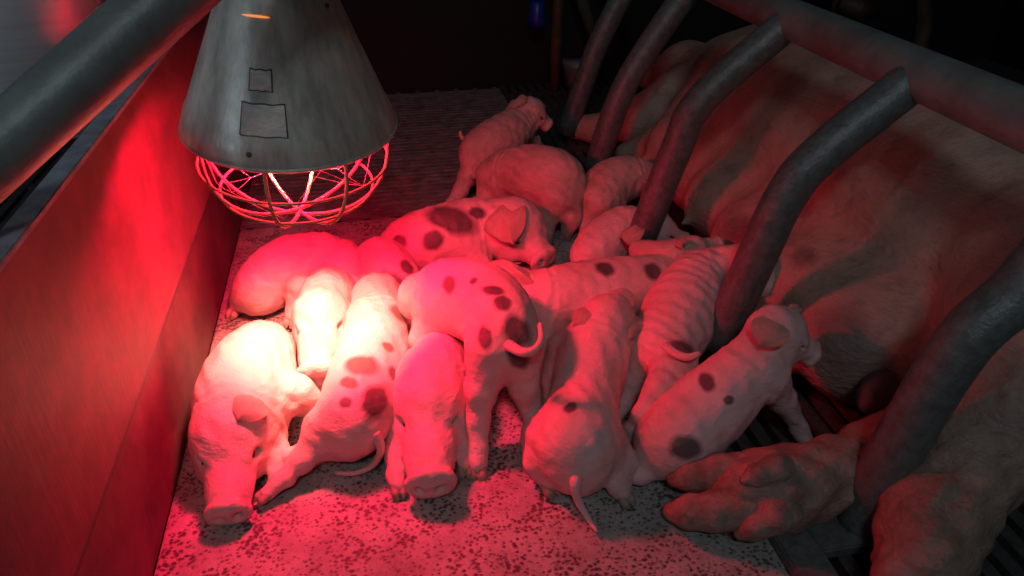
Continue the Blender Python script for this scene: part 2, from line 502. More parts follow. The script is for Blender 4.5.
def piglet(label, spine, skull, snout, legs=(), tail=None, ears='auto', spots=(), mat='piglet', up=(0, 0, 1), eyes=True, cell=0.003, wrinkle=None, kk=0.30):
    sp = [PR(*q) for q in spine]
    sk, rk = PR(*skull); sn, rn = PR(*snout)
    lg = [[PR(*q) for q in l] for l in legs]
    base = sum(p for p, r in sp) / len(sp); base = np.array([base[0], base[1], 0.0])
    root = thing('piglet', label, 'piglet', base, GROUP)
    B = Body()
    path = catmull([np.append(p, r) for p, r in sp], 4)
    B.chain([(q[:3], q[3]) for q in path], k=0.004)
    nk, nr = sp[-1]
    f, sd, u = frame(sn - sk, up)
    B.cap(nk, sk, nr * 0.95, rk * 0.96, k=rk * kk)
    B.ell(sk + u * 0.04 * rk, (f, sd, u), (rk * 1.08, rk * 0.96, rk * 0.98), k=rk * kk)
    B.cap(sk + f * 0.25 * rk - u * 0.10 * rk, sn, rk * 0.80, rn, k=rk * 0.25)
    for s in (-1, 1):
        B.ell(sk + f * 0.42 * rk + sd * s * 0.50 * rk - u * 0.38 * rk, (f, sd, u), (rk * .55, rk * .42, rk * .45), k=rk * 0.25)
        B.ell(sk + f * 0.62 * rk + sd * s * 0.50 * rk + u * 0.42 * rk, (f, sd, u), (rk * .28, rk * .20, rk * .16), k=rk * 0.16)
    B.ell(sn + f * rn * 0.78, (f, sd, u), (rn * .42, rn * 1.10, rn * .98), k=rn * 0.18)
    for l in lg:
        k = l[0][1] * 0.55
        for (a, ra), (b, rb) in zip(l[:-1], l[1:]): B.cap(a, b, ra, rb, k=min(k, rb * 0.9))
    # carved details: nostrils, mouth, eye slits
    for s in (-1, 1):
        B.cut(sn + f * rn * 1.12 + sd * s * rn * 0.42 + u * rn * 0.05, (f, sd, u), (rn * .35, rn * .20, rn * .26), k=rn * 0.1)
    B.cut(sn - u * rn * 0.95 + f * rn * 0.05, (f, sd, u), (rn * 1.7, rn * 1.4, rn * .13), k=rn * 0.12)
    E = []
    for s in (-1, 1):
        e = sk + f * 0.74 * rk + sd * s * 0.60 * rk + u * 0.30 * rk
        B.cut(e + (sd * s * .6 + u * .35) * rk * .08, (f, sd, u), (rk * .20, rk * .14, rk * .09), k=rk * .08); E.append(e)
    sd0 = len(spots) * 1.7 + sp[0][0][0] * 40
    neck = sp[-1][0]; nd_ = unit(sk - sp[-2][0])
    def warp(X, Y, Z):
        g = 0.0011 * np.sin(150 * X + 90 * Y + sd0 + 2.0 * np.sin(70 * Z + 60 * X)) * np.sin(120 * Z - 70 * X + sd0)
        g = g + 0.0006 * np.sin(330 * X + 2 * np.sin(160 * Y)) * np.sin(290 * Y + 210 * Z)
        q = (X - neck[0]) * nd_[0] + (Y - neck[1]) * nd_[1] + (Z - neck[2]) * nd_[2] + 0.004 * np.sin(90 * X + 60 * Y)
        return (g + 0.0011 * np.cos(q * 2 * math.pi / 0.013) * np.exp(-(q / 0.017) ** 2)).astype(np.float32)
    if wrinkle:
        amp, lam = wrinkle; a = sp[0][0]; d = unit(sp[-1][0] - a)
        base_warp = warp
        warp = lambda X, Y, Z: (base_warp(X, Y, Z) + amp * np.sin(((X - a[0]) * d[0] + (Y - a[1]) * d[1] + (Z - a[2]) * d[2]) * 2 * math.pi / lam + 22 * X + 1.6 * np.sin(60 * X + 45 * Z)) * np.clip((Z - a[2]) * 40, 0, 1)).astype(np.float32)
    V, Fc = B.build(cell, warp)
    V[:, 2] = np.maximum(V[:, 2], 0.001)
    sv = spot_values(V, spots)
    smooth_mesh('body', V - base, Fc, M[mat], root, sv)
    if ears == 'auto': ears = [1, -1]
    for e in ears:
        if isinstance(e, (int, float)):
            s = e; b = sk + sd * s * rk * 0.62 + u * rk * 0.46 - f * rk * 0.25
            tip = b + (-f * 0.62 + sd * s * 0.62 - u * 0.12) * rk * 1.15
        else:
            b = atz(e[0], e[1], e[2]); tip = atz(e[3], e[4], e[5])
        dr = tip - b; L = np.linalg.norm(dr); wdt = e[6] if not isinstance(e, (int, float)) and len(e) > 6 else 1.25
        nrm = unit((b + tip) / 2 - sk)
        if isinstance(e, (int, float)) is False: nrm = unit(nrm + 0.45 * unit(cC - b) + np.array([0, 0, 0.45]))
        place(EAR, 'ear', b, dr, nrm, (L, L * wdt, L), root, base)
    if eyes:
        for s, e in zip((-1, 1), E): place(EYE, 'eye', e, f, unit(sd * s + u * .5), (rk * .12, rk * .09, rk * .05), root, base)
    if tail:
        tp = [PR(*q) for q in tail]; pt = catmull([np.append(p, r) for p, r in tp], 6)
        tube('tail', [q[:3] for q in pt], [max(q[3], 0.0008) for q in pt], M[mat], root, 10, base)
    for l in lg:
        (a, ra), (b, rb) = l[-2], l[-1]
        d = unit(b - a); side = unit(np.cross(d, (0.3, 0.5, 1)))
        upv = unit(np.array([0, 0, 1.0]) + 0.001 * side) if abs(d[2]) < 0.8 else unit(cC - b)
        hp = b + d * rb * 0.45
        hp[2] = max(hp[2], rb * 0.62)
        place(HOOF, 'hoof', hp, d, upv, rb * 0.98, root, base)
    return root


# 1 big one asleep along the board, snout towards the camera
piglet('plump cream piglet asleep against the red lit board, snout pointing to the camera',
       [(262, 352, None, 32), (252, 372, None, 42), (243, 398, None, 46), (240, 420, None, 43)],
       (232, 438, None, 39), (229, 497, None, 22),
       legs=[[(272, 392, .05, 26), (297, 394, .055, 18), (318, 410, .03, 11), (326, 430, .02, 9)],
             [(262, 425, .03, 20), (280, 455, .02, 11), (276, 476, .012, 8)]],
       ears=[(258, 399, .094, 238, 419, .092, 1.2), (204, 400, .07, 192, 420, .045, .9)])
# 2 looking to the camera
piglet('cream piglet with wrinkled tan neck and head facing the camera under the lamp',
       [(332, 290, .04, 23), (330, 293, .045, 25), (326, 300, .055, 27)],
       (321, 318, .065, 29), (320, 362, .045, 22), ears=[(300, 302, .08, 292, 318, .065, .8), (343, 298, .08, 350, 314, .065, .9)], kk=.2)
# 3 behind it
piglet('deep red lit piglet lying by the board behind the tan necked one',
       [(256, 292, None, 23), (268, 282, None, 29), (292, 268, .05, 32), (322, 262, .05, 29)],
       (342, 268, .05, 22), (358, 284, .035, 12),
       legs=[[(258, 292, .04, 20), (243, 298, .02, 11), (236, 308, .012, 7)], [(300, 290, .05, 16), (296, 305, .03, 9), (292, 316, .02, 7)]])
# 4 long spotted one
piglet('long brown spotted piglet lying on its side, hind legs stretched left and tail curled',
       [(352, 424, .052, 34), (362, 400, .06, 40), (372, 362, .06, 37), (377, 325, .055, 31)],
       (378, 300, .055, 26), (374, 268, .03, 14),
       legs=[[(352, 418, .06, 30), (322, 430, .05, 18), (304, 458, .03, 12), (284, 478, .02, 9), (268, 492, .014, 8)],
             [(345, 440, .03, 22), (312, 450, .024, 11), (286, 458, .02, 8.5), (272, 464, .015, 7.5)]],
       tail=[(374, 432, .06, 6), (381, 448, .04, 4.5), (374, 464, .015, 3.4), (356, 473, .01, 2.6), (335, 473, .008, 1.8)],
       ears=[(396, 300, .075, 412, 322, .06, 1.1), (360, 298, .07, 352, 312, .06, .9)],
       spots=[(362, 360, 11, 20, 1.6), (391, 344, 7), (350, 378, 6, 30, 1.8), (380, 402, 13, 80, 1.3), (404, 312, 8, 60, 1.5), (398, 372, 9), (344, 398, 6)])
# 5 facing the camera
piglet('pale piglet dozing face down beside the spotted standing one, snout on the pad',
       [(446, 345, .05, 22), (442, 358, .055, 28), (436, 372, .06, 34), (431, 388, .06, 38)],
       (428, 404, .055, 38), (430, 466, .033, 25),
       legs=[[(404, 425, .04, 18), (397, 452, .025, 12), (396, 474, .014, 9), (398, 484, .01, 8.5)], [(456, 425, .04, 15), (462, 450, .02, 9), (464, 466, .012, 7)]],
       ears=[(406, 380, .085, 391, 410, .06, .85), (452, 380, .085, 465, 408, .06, .8)])
# 6 spotted standing one
piglet('spotted piglet standing with its rump and curled tail to the camera',
       [(508, 338, .135, 31), (500, 322, .14, 37), (478, 302, .13, 41), (448, 296, .115, 36)],
       (426, 300, .09, 27), (408, 322, .05, 15),
       legs=[[(491, 350, .13, 28), (481, 392, .085, 15), (478, 420, .05, 11.5), (477, 452, .018, 10), (477, 464, .010, 10)],
             [(519, 350, .125, 24), (524, 388, .08, 14), (533, 412, .05, 10), (531, 440, .02, 9), (531, 452, .010, 9)],
             [(438, 315, .10, 24), (424, 340, .07, 14), (414, 358, .035, 9), (412, 372, .012, 8)],
             [(470, 315, .09, 20), (474, 345, .05, 12), (474, 372, .012, 8)]],
       tail=[(508, 345, .155, 6), (522, 352, .16, 5), (534, 350, .165, 4.3), (541, 340, .17, 3.6), (540, 324, .175, 2.4)],
       ears=[(430, 284, .12, 450, 282, .12, .9), (412, 294, .10, 408, 310, .08, .9)],
       spots=[(444, 283, 7, 58, 3.2), (504, 299, 10), (472, 277, 5), (481, 334, 7, 70, 2.2), (520, 328, 13, 70, 1.4), (494, 286, 6, 20, 2.2), (522, 362, 10, 40, 1.3)])
# 7 spotted, head right
piglet('dark patched piglet lying sideways right of the lamp guard, big ear flap, head right',
       [(398, 256, None, 22), (412, 246, None, 30), (442, 238, None, 33), (474, 230, None, 31)],
       (514, 229, .06, 30), (536, 251, .04, 15),
       legs=[[(470, 250, .04, 20), (484, 268, .02, 9), (494, 278, .012, 7)]],
       ears=[(499, 206, .10, 513, 240, .082, .85), (520, 206, .09, 534, 204, .09, .8)],
       spots=[(452, 214, 15, 15, 1.7), (437, 243, 11), (395, 240, 8), (476, 208, 8)])
# 8 small red one between
piglet('small red lit piglet squeezed between the farthest back one and the patched one',
       [(374, 270, None, 22), (382, 264, None, 27), (394, 276, .05, 24), (402, 284, .045, 20)],
       (408, 294, .04, 18), (412, 312, .025, 10), spots=[(384, 284, 11, 0, 1.8), (408, 262, 6, 70, 1.6)])
# 9 standing on the slats
piglet('pinkish piglet standing on the rear slats, hairy rump towards the crate bars',
       [(560, 190, .075, 26), (552, 181, .085, 32), (530, 174, .085, 29), (508, 171, .08, 22)],
       (493, 176, .065, 17), (484, 198, .03, 8.5),
       legs=[[(556, 200, .07, 22), (548, 218, .04, 10), (546, 232, .015, 7), (545, 240, .008, 7)],
             [(566, 200, .065, 18), (572, 218, .04, 9), (567, 232, .012, 6.5)],
             [(510, 184, .06, 15), (507, 200, .03, 8), (506, 212, .010, 6)],
             [(498, 184, .06, 12), (495, 198, .03, 7), (493, 208, .010, 6)]],
       tail=[(576, 180, .09, 4), (580, 192, .07, 3), (577, 204, .05, 2.2), (571, 214, .04, 1.4)],
       ears=[(484, 170, .075, 474, 168, .06, 1.0), (500, 160, .09, 506, 152, .09, .9)], mat='piglet_dirty')
# 10 behind, climbing
piglet('rearmost piglet on the slats, climbing away with one long hind leg stretched',
       [(478, 155, .085, 18), (484, 149, .09, 22), (503, 137, .10, 22), (518, 125, .11, 18)],
       (530, 113, .13, 15), (543, 122, .11, 8),
       legs=[[(478, 158, .08, 17), (468, 176, .05, 9), (460, 192, .025, 7), (450, 206, .008, 7)],
             [(520, 134, .09, 12), (532, 142, .06, 8), (540, 150, .03, 6)]],
       tail=[(474, 144, .10, 3.5), (466, 141, .10, 3), (461, 136, .11, 2.2), (460, 131, .12, 1.4)],
       ears=[(518, 108, .15, 512, 100, .15, 1.0), (536, 104, .14, 546, 106, .13, 1.0)], mat='piglet_dirty', spots=[])
# 11 by the second bar
piglet('grimy piglet facing the sow just right of the free end of the second crate bar',
       [(603, 196, .065, 21), (607, 187, .07, 24), (622, 179, .075, 23), (636, 178, .075, 19)],
       (648, 180, .07, 16), (662, 188, .055, 8),
       legs=[[(598, 204, .06, 18), (588, 222, .03, 8), (584, 236, .008, 6)], [(612, 204, .05, 14), (606, 226, .02, 7), (602, 238, .008, 6)]],
       mat='piglet_dirty')
# 12 by the third bar
piglet('pale piglet nursing beneath the free end of the third crate bar',
       [(590, 256, .05, 20), (602, 246, .055, 25), (622, 234, .06, 27), (638, 232, .065, 24)],
       (654, 232, .07, 20), (676, 240, .055, 11),
       ears=[(634, 226, .10, 631, 244, .09, .9), (660, 216, .09, 668, 212, .09, .8)])
# 13 long horizontal
piglet('long piglet lying crosswise with two round black spots on its back',
       [(664, 280, .065, 26), (650, 286, .07, 31), (612, 292, .075, 34), (572, 298, .075, 35), (548, 300, .08, 30)],
       (516, 292, .085, 24), (482, 296, .05, 12),
       legs=[[(546, 315, .07, 22), (541, 345, .045, 12), (540, 368, .02, 9), (539, 384, .01, 8)], [(560, 315, .06, 20), (562, 345, .035, 10), (566, 365, .012, 8)]],
       ears=[(534, 282, .115, 472, 262, .125, .38)], spots=[(604, 264, 8, 0, 1.3), (656, 268, 10)])
# 19 grey head resting over
piglet('greyish little piglet reaching over the back of the long piglet to the udder',
       [(640, 252, .08, 12), (656, 256, .09, 15), (672, 256, .10, 16), (684, 253, .105, 15)],
       (694, 250, .11, 14), (712, 246, .11, 9), ears=[(684, 244, .135, 676, 240, .13, .7)], mat='piglet_dirty')
# 14 centre, rump to the camera
piglet('pink piglet sprawled in the middle, rump and straight tail towards the camera',
       [(578, 464, None, 32), (577, 442, .058, 42), (583, 405, .062, 35), (591, 368, .068, 35), (600, 340, .08, 33)],
       (608, 322, .10, 27), (622, 298, .085, 14),
       legs=[[(548, 440, .05, 24), (541, 462, .03, 16), (548, 478, .018, 11)],
             [(606, 448, .045, 24), (624, 462, .03, 14), (618, 486, .016, 11), (622, 492, .012, 9)],
             [(565, 350, .06, 20), (552, 376, .03, 11), (550, 396, .012, 8)]],
       tail=[(577, 476, .052, 7), (575, 485, .05, 6), (578, 500, .03, 4.5), (588, 518, .012, 3.2), (597, 532, .008, 1.8)],
       ears=[(590, 312, .125, 572, 326, .11, 1.1), (624, 312, .12, 632, 340, .10, 1.1)],
       spots=[(568, 403, 7)])
# 15 ribbed
piglet('piglet with rib like wrinkles on its back, head reaching behind the thick bar',
       [(664, 358, .075, 25), (666, 346, .08, 32), (682, 314, .09, 39), (702, 286, .10, 35), (724, 274, .11, 27)],
       (744, 270, .125, 25), (779, 291, .10, 14),
       legs=[[(674, 364, .085, 24), (660, 390, .085, 15), (643, 414, .06, 10), (626, 436, .022, 8.5), (621, 445, .012, 8.5)],
             [(648, 356, .065, 22), (634, 382, .04, 12), (624, 402, .022, 9), (614, 420, .010, 8)]],
       tail=[(666, 347, .11, 5.5), (676, 354, .115, 4.6), (688, 357, .12, 3.8), (700, 353, .125, 2.2)],
       ears=[(722, 254, .145, 706, 262, .13, .9), (742, 252, .145, 748, 284, .13, 1.1)],
       spots=[(683, 345, 12, 0, 1.2)], wrinkle=(0.0009, 0.019))
# 16 lower right
piglet('spotted piglet sitting just behind the sow\'s foot, front leg braced on the slats',
       [(664, 446, None, 30), (676, 438, .055, 38), (700, 416, .07, 39), (730, 388, .095, 35), (752, 368, .115, 31)],
       (776, 334, .145, 28), (801, 348, .125, 15),
       legs=[[(768, 378, .11, 20), (782, 400, .07, 13), (798, 426, .03, 9), (808, 444, .010, 8)],
             [(655, 462, .03, 18), (640, 474, .02, 10), (628, 474, .012, 9)]],
       ears=[(776, 322, .185, 760, 346, .165, 1.35), (792, 312, .17, 800, 304, .17, .7)],
       spots=[(684, 452, 13, 0, 1.15), (733, 398, 5), (705, 378, 8, 70, 1.2)])

# ------------------------------------------------------------------ sow
sow = thing('sow', 'large pink sow lying on her side behind the crate bars, nursing the litter', 'sow', (0.80, 1.0, 0))
SO = np.array([0.80, 1.0, 0.0])
B = Body()
bp = [(0.86, 1.74, 0.10, 0.09), (0.85, 1.62, 0.12, 0.125), (0.82, 1.40, 0.145, 0.165), (0.80, 1.05, 0.155, 0.185), (0.81, 0.80, 0.155, 0.185), (0.86, 0.60, 0.15, 0.17)]
pts = catmull(bp, 4); B.chain([(q[:3], q[3]) for q in pts], 0.02)
# udder: a row of soft swellings along the belly
for y, x, r in ((0.70, 0.62, 0.115), (0.83, 0.615, 0.11), (0.97, 0.62, 0.11), (1.11, 0.63, 0.105), (1.25, 0.64, 0.10), (1.39, 0.65, 0.10)):
    B.ell((x, y, 0.085), np.eye(3), (r * 1.05, r * 0.85, 0.085), 0.05)
    B.cap((x - r * .9, y, 0.07), (x - r * 1.15, y - .01, 0.062), 0.016, 0.008, 0.012)
# teat on the big near udder
tq = atz(872, 395, .10)
# head and neck beyond
B.cap((0.86, 1.72, 0.10), (0.84, 1.90, 0.085), 0.095, 0.08, 0.04); B.cap((0.84, 1.90, 0.085), (0.78, 2.02, 0.05), 0.075, 0.04, 0.03)
# far front leg seen between the bars
for l in ([(0.72, 1.62, .12, .07), (0.60, 1.60, .07, .045), (0.53, 1.66, .035, .03), (0.49, 1.70, .03, .028)],
          [(0.70, 1.50, .10, .07), (0.60, 1.46, .06, .04), (0.54, 1.50, .035, .028)]):
    B.chain([(q[:3], q[3]) for q in l], 0.025)
# thigh, upper hind leg and lower hind leg
def chainpx(l, k): B.chain([PR(*q) for q in l], k)
chainpx([(1120, 230, .20, 130), (1070, 300, .19, 112), (1040, 360, .165, 80), (1005, 412, .13, 58), (966, 462, .09, 50), (936, 515, .06, 46), (924, 560, .05, 42)], 0.025)
chainpx([(1075, 215, .20, 100), (1052, 262, .205, 98), (1035, 330, .19, 84)], 0.012)
chainpx([(1000, 390, .07, 60), (930, 430, .06, 38), (880, 455, .052, 32), (830, 474, .048, 29), (792, 486, .045, 33), (764, 490, .042, 35), (745, 491, .040, 31)], 0.02)
# crease between belly and thigh
for q in ((912, 215), (925, 250), (935, 290), (930, 330), (915, 365)):
    pass
def sow_warp(X, Y, Z):
    g = 0.0035 * np.sin(9 * Y + 5 * Z + 2 * np.sin(4 * X + 3 * Y)) + 0.002 * np.sin(31 * Y + 17 * Z + 3 * np.sin(11 * X)) * np.cos(13 * Z)
    ft = atz(770, 490, .04); w_ = np.exp(-(((X - ft[0]) ** 2 + (Y - ft[1]) ** 2) / 0.017))
    ft = atz(935, 530, .05); w_ = w_ + np.exp(-(((X - ft[0]) ** 2 + (Y - ft[1]) ** 2) / 0.014))
    g = g + w_ * (0.0022 * np.sin(140 * X + 60 * Y + 3 * np.sin(50 * Z + 40 * Y)) + 0.0014 * np.sin(210 * Y - 120 * X + 160 * Z))
    return g.astype(np.float32)
V, Fc = B.build(0.006, sow_warp); V[:, 2] = np.maximum(V[:, 2], 0.004)
sv = spot_values(V, [(843, 345, 36, 60, 1.4), (733, 228, 22, 30, 1.5), (872, 392, 24, 0, 1.0), (800, 255, 16)]) * 0.62
sb = smooth_mesh('body', V - SO, Fc, M['sow'], sow, sv)
g = np.zeros(len(V))
for q, rr in (((930, 540, .05), .20), ((745, 490, .04), .16), ((850, 468, .05), .10), ((1000, 430, .13), .09)):
    g = np.maximum(g, np.clip(1.5 - 1.3 * np.linalg.norm(V - atz(*q), axis=1) / rr, 0, 1))
sb.data.attributes.new('grime', 'FLOAT', 'POINT').data.foreach_set('value', (g * 0.9).astype(np.float32))


def claw(name, label, pts, k=0.006, cell=0.0028):
    b = Body(); b.chain([PR(*q) for q in pts], k)
    V, Fc = b.build(cell, lambda X, Y, Z: (0.0006 * np.sin(260 * X + 90 * Y) + 0.0005 * np.sin(190 * Y + 210 * Z)).astype(np.float32))
    V[:, 2] = np.maximum(V[:, 2], 0.002)
    o = smooth_mesh(name, V - SO, Fc, M['teat' if name == 'teat' else 'trotter'], sow)
    if label: o['label'] = label
    return o


claw('claw', 'brown dirty toe', [(745, 474, .052, 22), (718, 473, .048, 20), (692, 476, .042, 16), (676, 477, .034, 10)])
claw('claw', 'brown dirty toe', [(745, 508, .038, 22), (716, 511, .034, 20), (690, 512, .028, 17), (674, 512, .018, 11)])
claw('dewclaw', 'rounded spare toe', [(800, 468, .062, 15), (776, 470, .080, 15), (758, 475, .080, 11), (745, 480, .076, 6)])
claw('dewclaw', 'rounded spare toe', [(802, 502, .045, 15), (778, 516, .050, 16), (756, 527, .036, 14), (740, 534, .024, 7)])
claw('claw', 'brown dirty toe', [(905, 562, .052, 27), (897, 590, .04, 26), (890, 615, .025, 18)])
claw('claw', 'brown dirty toe', [(945, 560, .052, 27), (944, 590, .04, 26), (940, 615, .025, 18)])
M['teat'] = simple('dark_teat_skin', (0.14, 0.065, 0.06), 0.55, 0, (0.08, 0.04, 0.04), 60, 220, 0.002)
claw('teat', 'dark wrinkled teat', [(882, 386, .10, 17), (872, 396, .095, 14), (865, 406, .09, 8)])

# ------------------------------------------------------------------ crate
RX, RZ = 0.612, 0.41; RR = 0.0275
crate = thing('farrowing_crate', 'grey tubular crate side with bent bars hanging between the sow and the litter', 'crate', (0.5, 1.0, 0))
CO = np.array([0.5, 1.0, 0.0])
tube('top_rail', [(RX, y, RZ) for y in np.linspace(0.2, 2.1, 24)], RR, M['steel'], crate, 24, CO)
def bar(y, pts, r, r1=None):
    P = [np.array([RX, y, RZ])] + [aty(px, py, y) for px, py in pts]
    pt = catmull(P, 6)
    o = tube('bar', pt, r, M['steel_worn'], crate, 20, CO)
    return o
BARS = [(0.753, [(820, 155), (786, 196), (760, 250), (716, 347)]), (1.042, [(702, 99), (676, 150), (640, 241)]),
        (1.395, [(640, 60), (617, 104), (594, 172)]), (1.691, [(600, 40), (585, 80), (566, 133)])]
for y, p in BARS: bar(y, p, 0.0245)
bar(0.485, [(1024, 286), (962, 344), (895, 452), (858, 528)], 0.0255)
for px, py, y in ((927, 90, .753), (789, 29, 1.042)):
    q = dep(px, py, depth([RX - .02, y, RZ - .02]) - 0.026)
    b_ = Body(); b_.ell(q, np.eye(3), (.0042, .0042, .0042), .001); v_, f_ = b_.build(.0011)
    smooth_mesh('drain_hole', v_ - CO, f_, M['socket'], crate)
# floor rail the near bar stands on
fr = [atz(772, 494, 0.0), atz(856, 590, 0.0)]
box('floor_rail', np.array([0.372, 0.30, 0.0]) - CO, np.array([0.412, 0.575, 0.016]) - CO, M['steel_worn'], crate, 0.002)
box('foot_plate', np.array([0.395, 0.455, 0.0]) - CO, np.array([0.50, 0.52, 0.014]) - CO, M['steel_worn'], crate, 0.002)
# far side of the crate
far = thing('farrowing_crate', 'far side of the crate, dim rail and curved bars behind the sow\'s back', 'crate', (1.3, 1.3, 0))
FO = np.array([1.3, 1.3, 0.0])
tube('top_rail', [(1.17, y, 0.47) for y in np.linspace(0.9, 2.1, 12)], 0.022, M['steel_worn'], far, 16, FO)
for y in (1.25, 1.6, 1.95):
    tube('bar', catmull([(1.17, y, .47), (1.19, y, .40), (1.26, y, .30), (1.28, y, .18), (1.28, y, 0.0)], 5), 0.018, M['rust'], far, 14, FO)

# ------------------------------------------------------------------ heat lamp
def heat_lamp(label, rimc, topc, rr, rt, lit=True, shade=M['shade'], Lmul=1.0):
    rimc = np.asarray(rimc, float); ax = unit(np.asarray(topc) - rimc); L = np.linalg.norm(np.asarray(topc) - rimc)
    root = thing('heat_lamp', label, 'heat lamp', (rimc[0], rimc[1], 0 if False else rimc[2]))
    off = np.array(root.location)
    toc = unit(cC - rimc); side = unit(np.cross(toc, ax)); fr = unit(np.cross(ax, side))   # fr points to the camera
    prof = [(-0.002, rr * 1.012), (0.002, rr * 1.015), (0.006, rr * 1.0), (0.012, rr * 0.985), (0.020, rr * .955), (0.028, rr * .915)]
    slope = (rt - rr * .915) / (L - 0.028)
    for t in np.linspace(0.036, L + 0.055, 16): prof.append((t, rr * .915 + slope * (t - 0.028)))
    e, re = prof[-1]
    prof += [(e + 0.012, re * .9), (e + 0.02, re * .82), (e + 0.07, re * .80), (e + 0.078, re * .7), (e + 0.08, 0.012)]
    seg = 96; V = []; Fc = []; ni = len(prof)
    for sgn in (0, 1):
        for h, r in prof:
            for k in range(seg):
                a = 2 * math.pi * k / seg; r2 = max(r - 0.0016 * sgn, 0.004)
                V.append(rimc + ax * h + (side * math.cos(a) + fr * math.sin(a)) * r2 - off)
    skip = set()
    if lit:
        for i in range(ni - 1):
            h = (prof[i][0] + prof[i + 1][0]) / 2
            if 0.118 < h < 0.126: pass
    N = ni * seg
    for i in range(ni - 1):
        for k in range(seg):
            k2 = (k + 1) % seg
            Fc.append((i * seg + k, i * seg + k2, (i + 1) * seg + k2, (i + 1) * seg + k))
            Fc.append((N + i * seg + k2, N + i * seg + k, N + (i + 1) * seg + k, N + (i + 1) * seg + k2))
    for k in range(seg):
        k2 = (k + 1) % seg; Fc.append((k2, k, N + k, N + k2))
    sh = mesh('shade', V, Fc, shade, root)
    tube('rolled_rim', [rimc + (side * math.cos(a) + fr * math.sin(a)) * rr * 1.008 - off for a in np.linspace(0, 2 * math.pi, 73)], 0.0024, shade, sh, 10)
    P = lambda h, a, r: rimc + ax * h + (side * math.cos(a) + fr * math.sin(a)) * r
    rad = lambda h: np.interp(h, [q[0] for q in prof], [q[1] for q in prof])
    # cord and holder
    tube('cord', [rimc + ax * (e + 0.08) - off, rimc + ax * (e + 0.2) - off, rimc + ax * (e + 0.9) - off], 0.004, M['socket'], root, 8)
    if not lit: return root
    # patches of old sticker glue
    def patch(h0, h1, a0, a1, name='sticker_residue', m_='residue', lift=0.0005):
        V = []; Fc = []; n, m = 12, 8
        for i in range(n):
            for j in range(m):
                a = a0 + (a1 - a0) * i / (n - 1); h = h0 + (h1 - h0) * j / (m - 1)
                jit = 0.0005 * math.sin(5 * i + 3 * j) if i in (0, n - 1) or j in (0, m - 1) else 0
                V.append(P(h + jit, a, rad(h) + lift) - off)
        for i in range(n - 1):
            for j in range(m - 1): a = i * m + j; Fc.append((a, a + m, a + m + 1, a + 1))
        o = mesh(name, V, Fc, M[m_], sh); o['label'] = 'faded glue patch of an old sticker'
        return o
    for h0, h1, a0, a1 in ((.030, .056, 62, 87), (.068, .084, 66, 80)):
        patch(h0, h1, math.radians(a0), math.radians(a1))
        o_ = patch(h0 - .0012, h1 + .0012, math.radians(a0 - .8), math.radians(a1 + .8), 'grime_outline', 'socket', 0.00025); o_['label'] = 'dark grime edge around the glue patch'
    # bulb
    bulb = Body(); cz = rimc + ax * 0.088
    bulb.ell(cz, (ax, side, fr), (0.036, 0.052, 0.052), 0.01).cap(cz + ax * .02, cz + ax * .08, 0.042, 0.02, 0.015)
    V, Fc = bulb.build(0.004); smooth_mesh('bulb', V - off, Fc, M['bulb'], root)
    # the cone has no opening; its vent slot is a strip that glows itself
    return root, P, rad, off, ax, side, fr, sh


rimc = dep(291, 121, .80); topc = dep(278, 0, .725)
LR, P, rad, off, ax, side, fr, shade = heat_lamp('battered grey cone heat lamp hanging lit over the litter, wire guard beneath', rimc, topc, 0.108, 0.0575)
# guard: U shaped wires crossing below the bulb and two hoops
bot = dep(301, 212, .775); down = bot - rimc
cen = lambda t: rimc + down * t
for k in range(4):
    a0 = math.radians(28 + 45 * k)
    pts = []
    for t in np.linspace(-1, 1, 25):
        s = abs(t); a = a0 if t > 0 else a0 + math.pi
        rad_ = 0.100 * math.sin(s * math.pi / 2) ** 0.9; dn = math.cos(s * math.pi / 2) ** 0.8
        pts.append(cen(dn * (0.96 + 0.02 * k)) + (side * math.cos(a) + fr * math.sin(a)) * rad_ + ax * 0.006 * s)
    tube('guard_wire', pts, 0.0019, M['wire'], LR, 8, off)
for h, r in ((0.40, 0.0955), (0.70, 0.076)):
    tube('guard_hoop', [cen(h) + (side * math.cos(a) + fr * math.sin(a)) * r for a in np.linspace(0, 2 * math.pi, 49)], 0.0014, M['wire'], LR, 8, off)
random.seed(5); th = []
nodes = []
for i in range(18):
    a = random.uniform(0, 2 * math.pi); s = random.uniform(.35, .98)
    nodes.append(cen(math.cos(s * math.pi / 2) ** .8 * .93) + (side * math.cos(a) + fr * math.sin(a)) * 0.093 * math.sin(s * math.pi / 2))
for i, a in enumerate(nodes):
    ds = sorted(range(len(nodes)), key=lambda j: np.linalg.norm(nodes[j] - a))[1:4]
    for j in ds: th.append(([a, (a + nodes[j]) / 2 + np.array([0, 0, -.0015]), nodes[j]], 0.0002))
o = tubes('cobweb', th, M['web'], LR, 4, off); o['label'] = 'dusty cobweb threads'
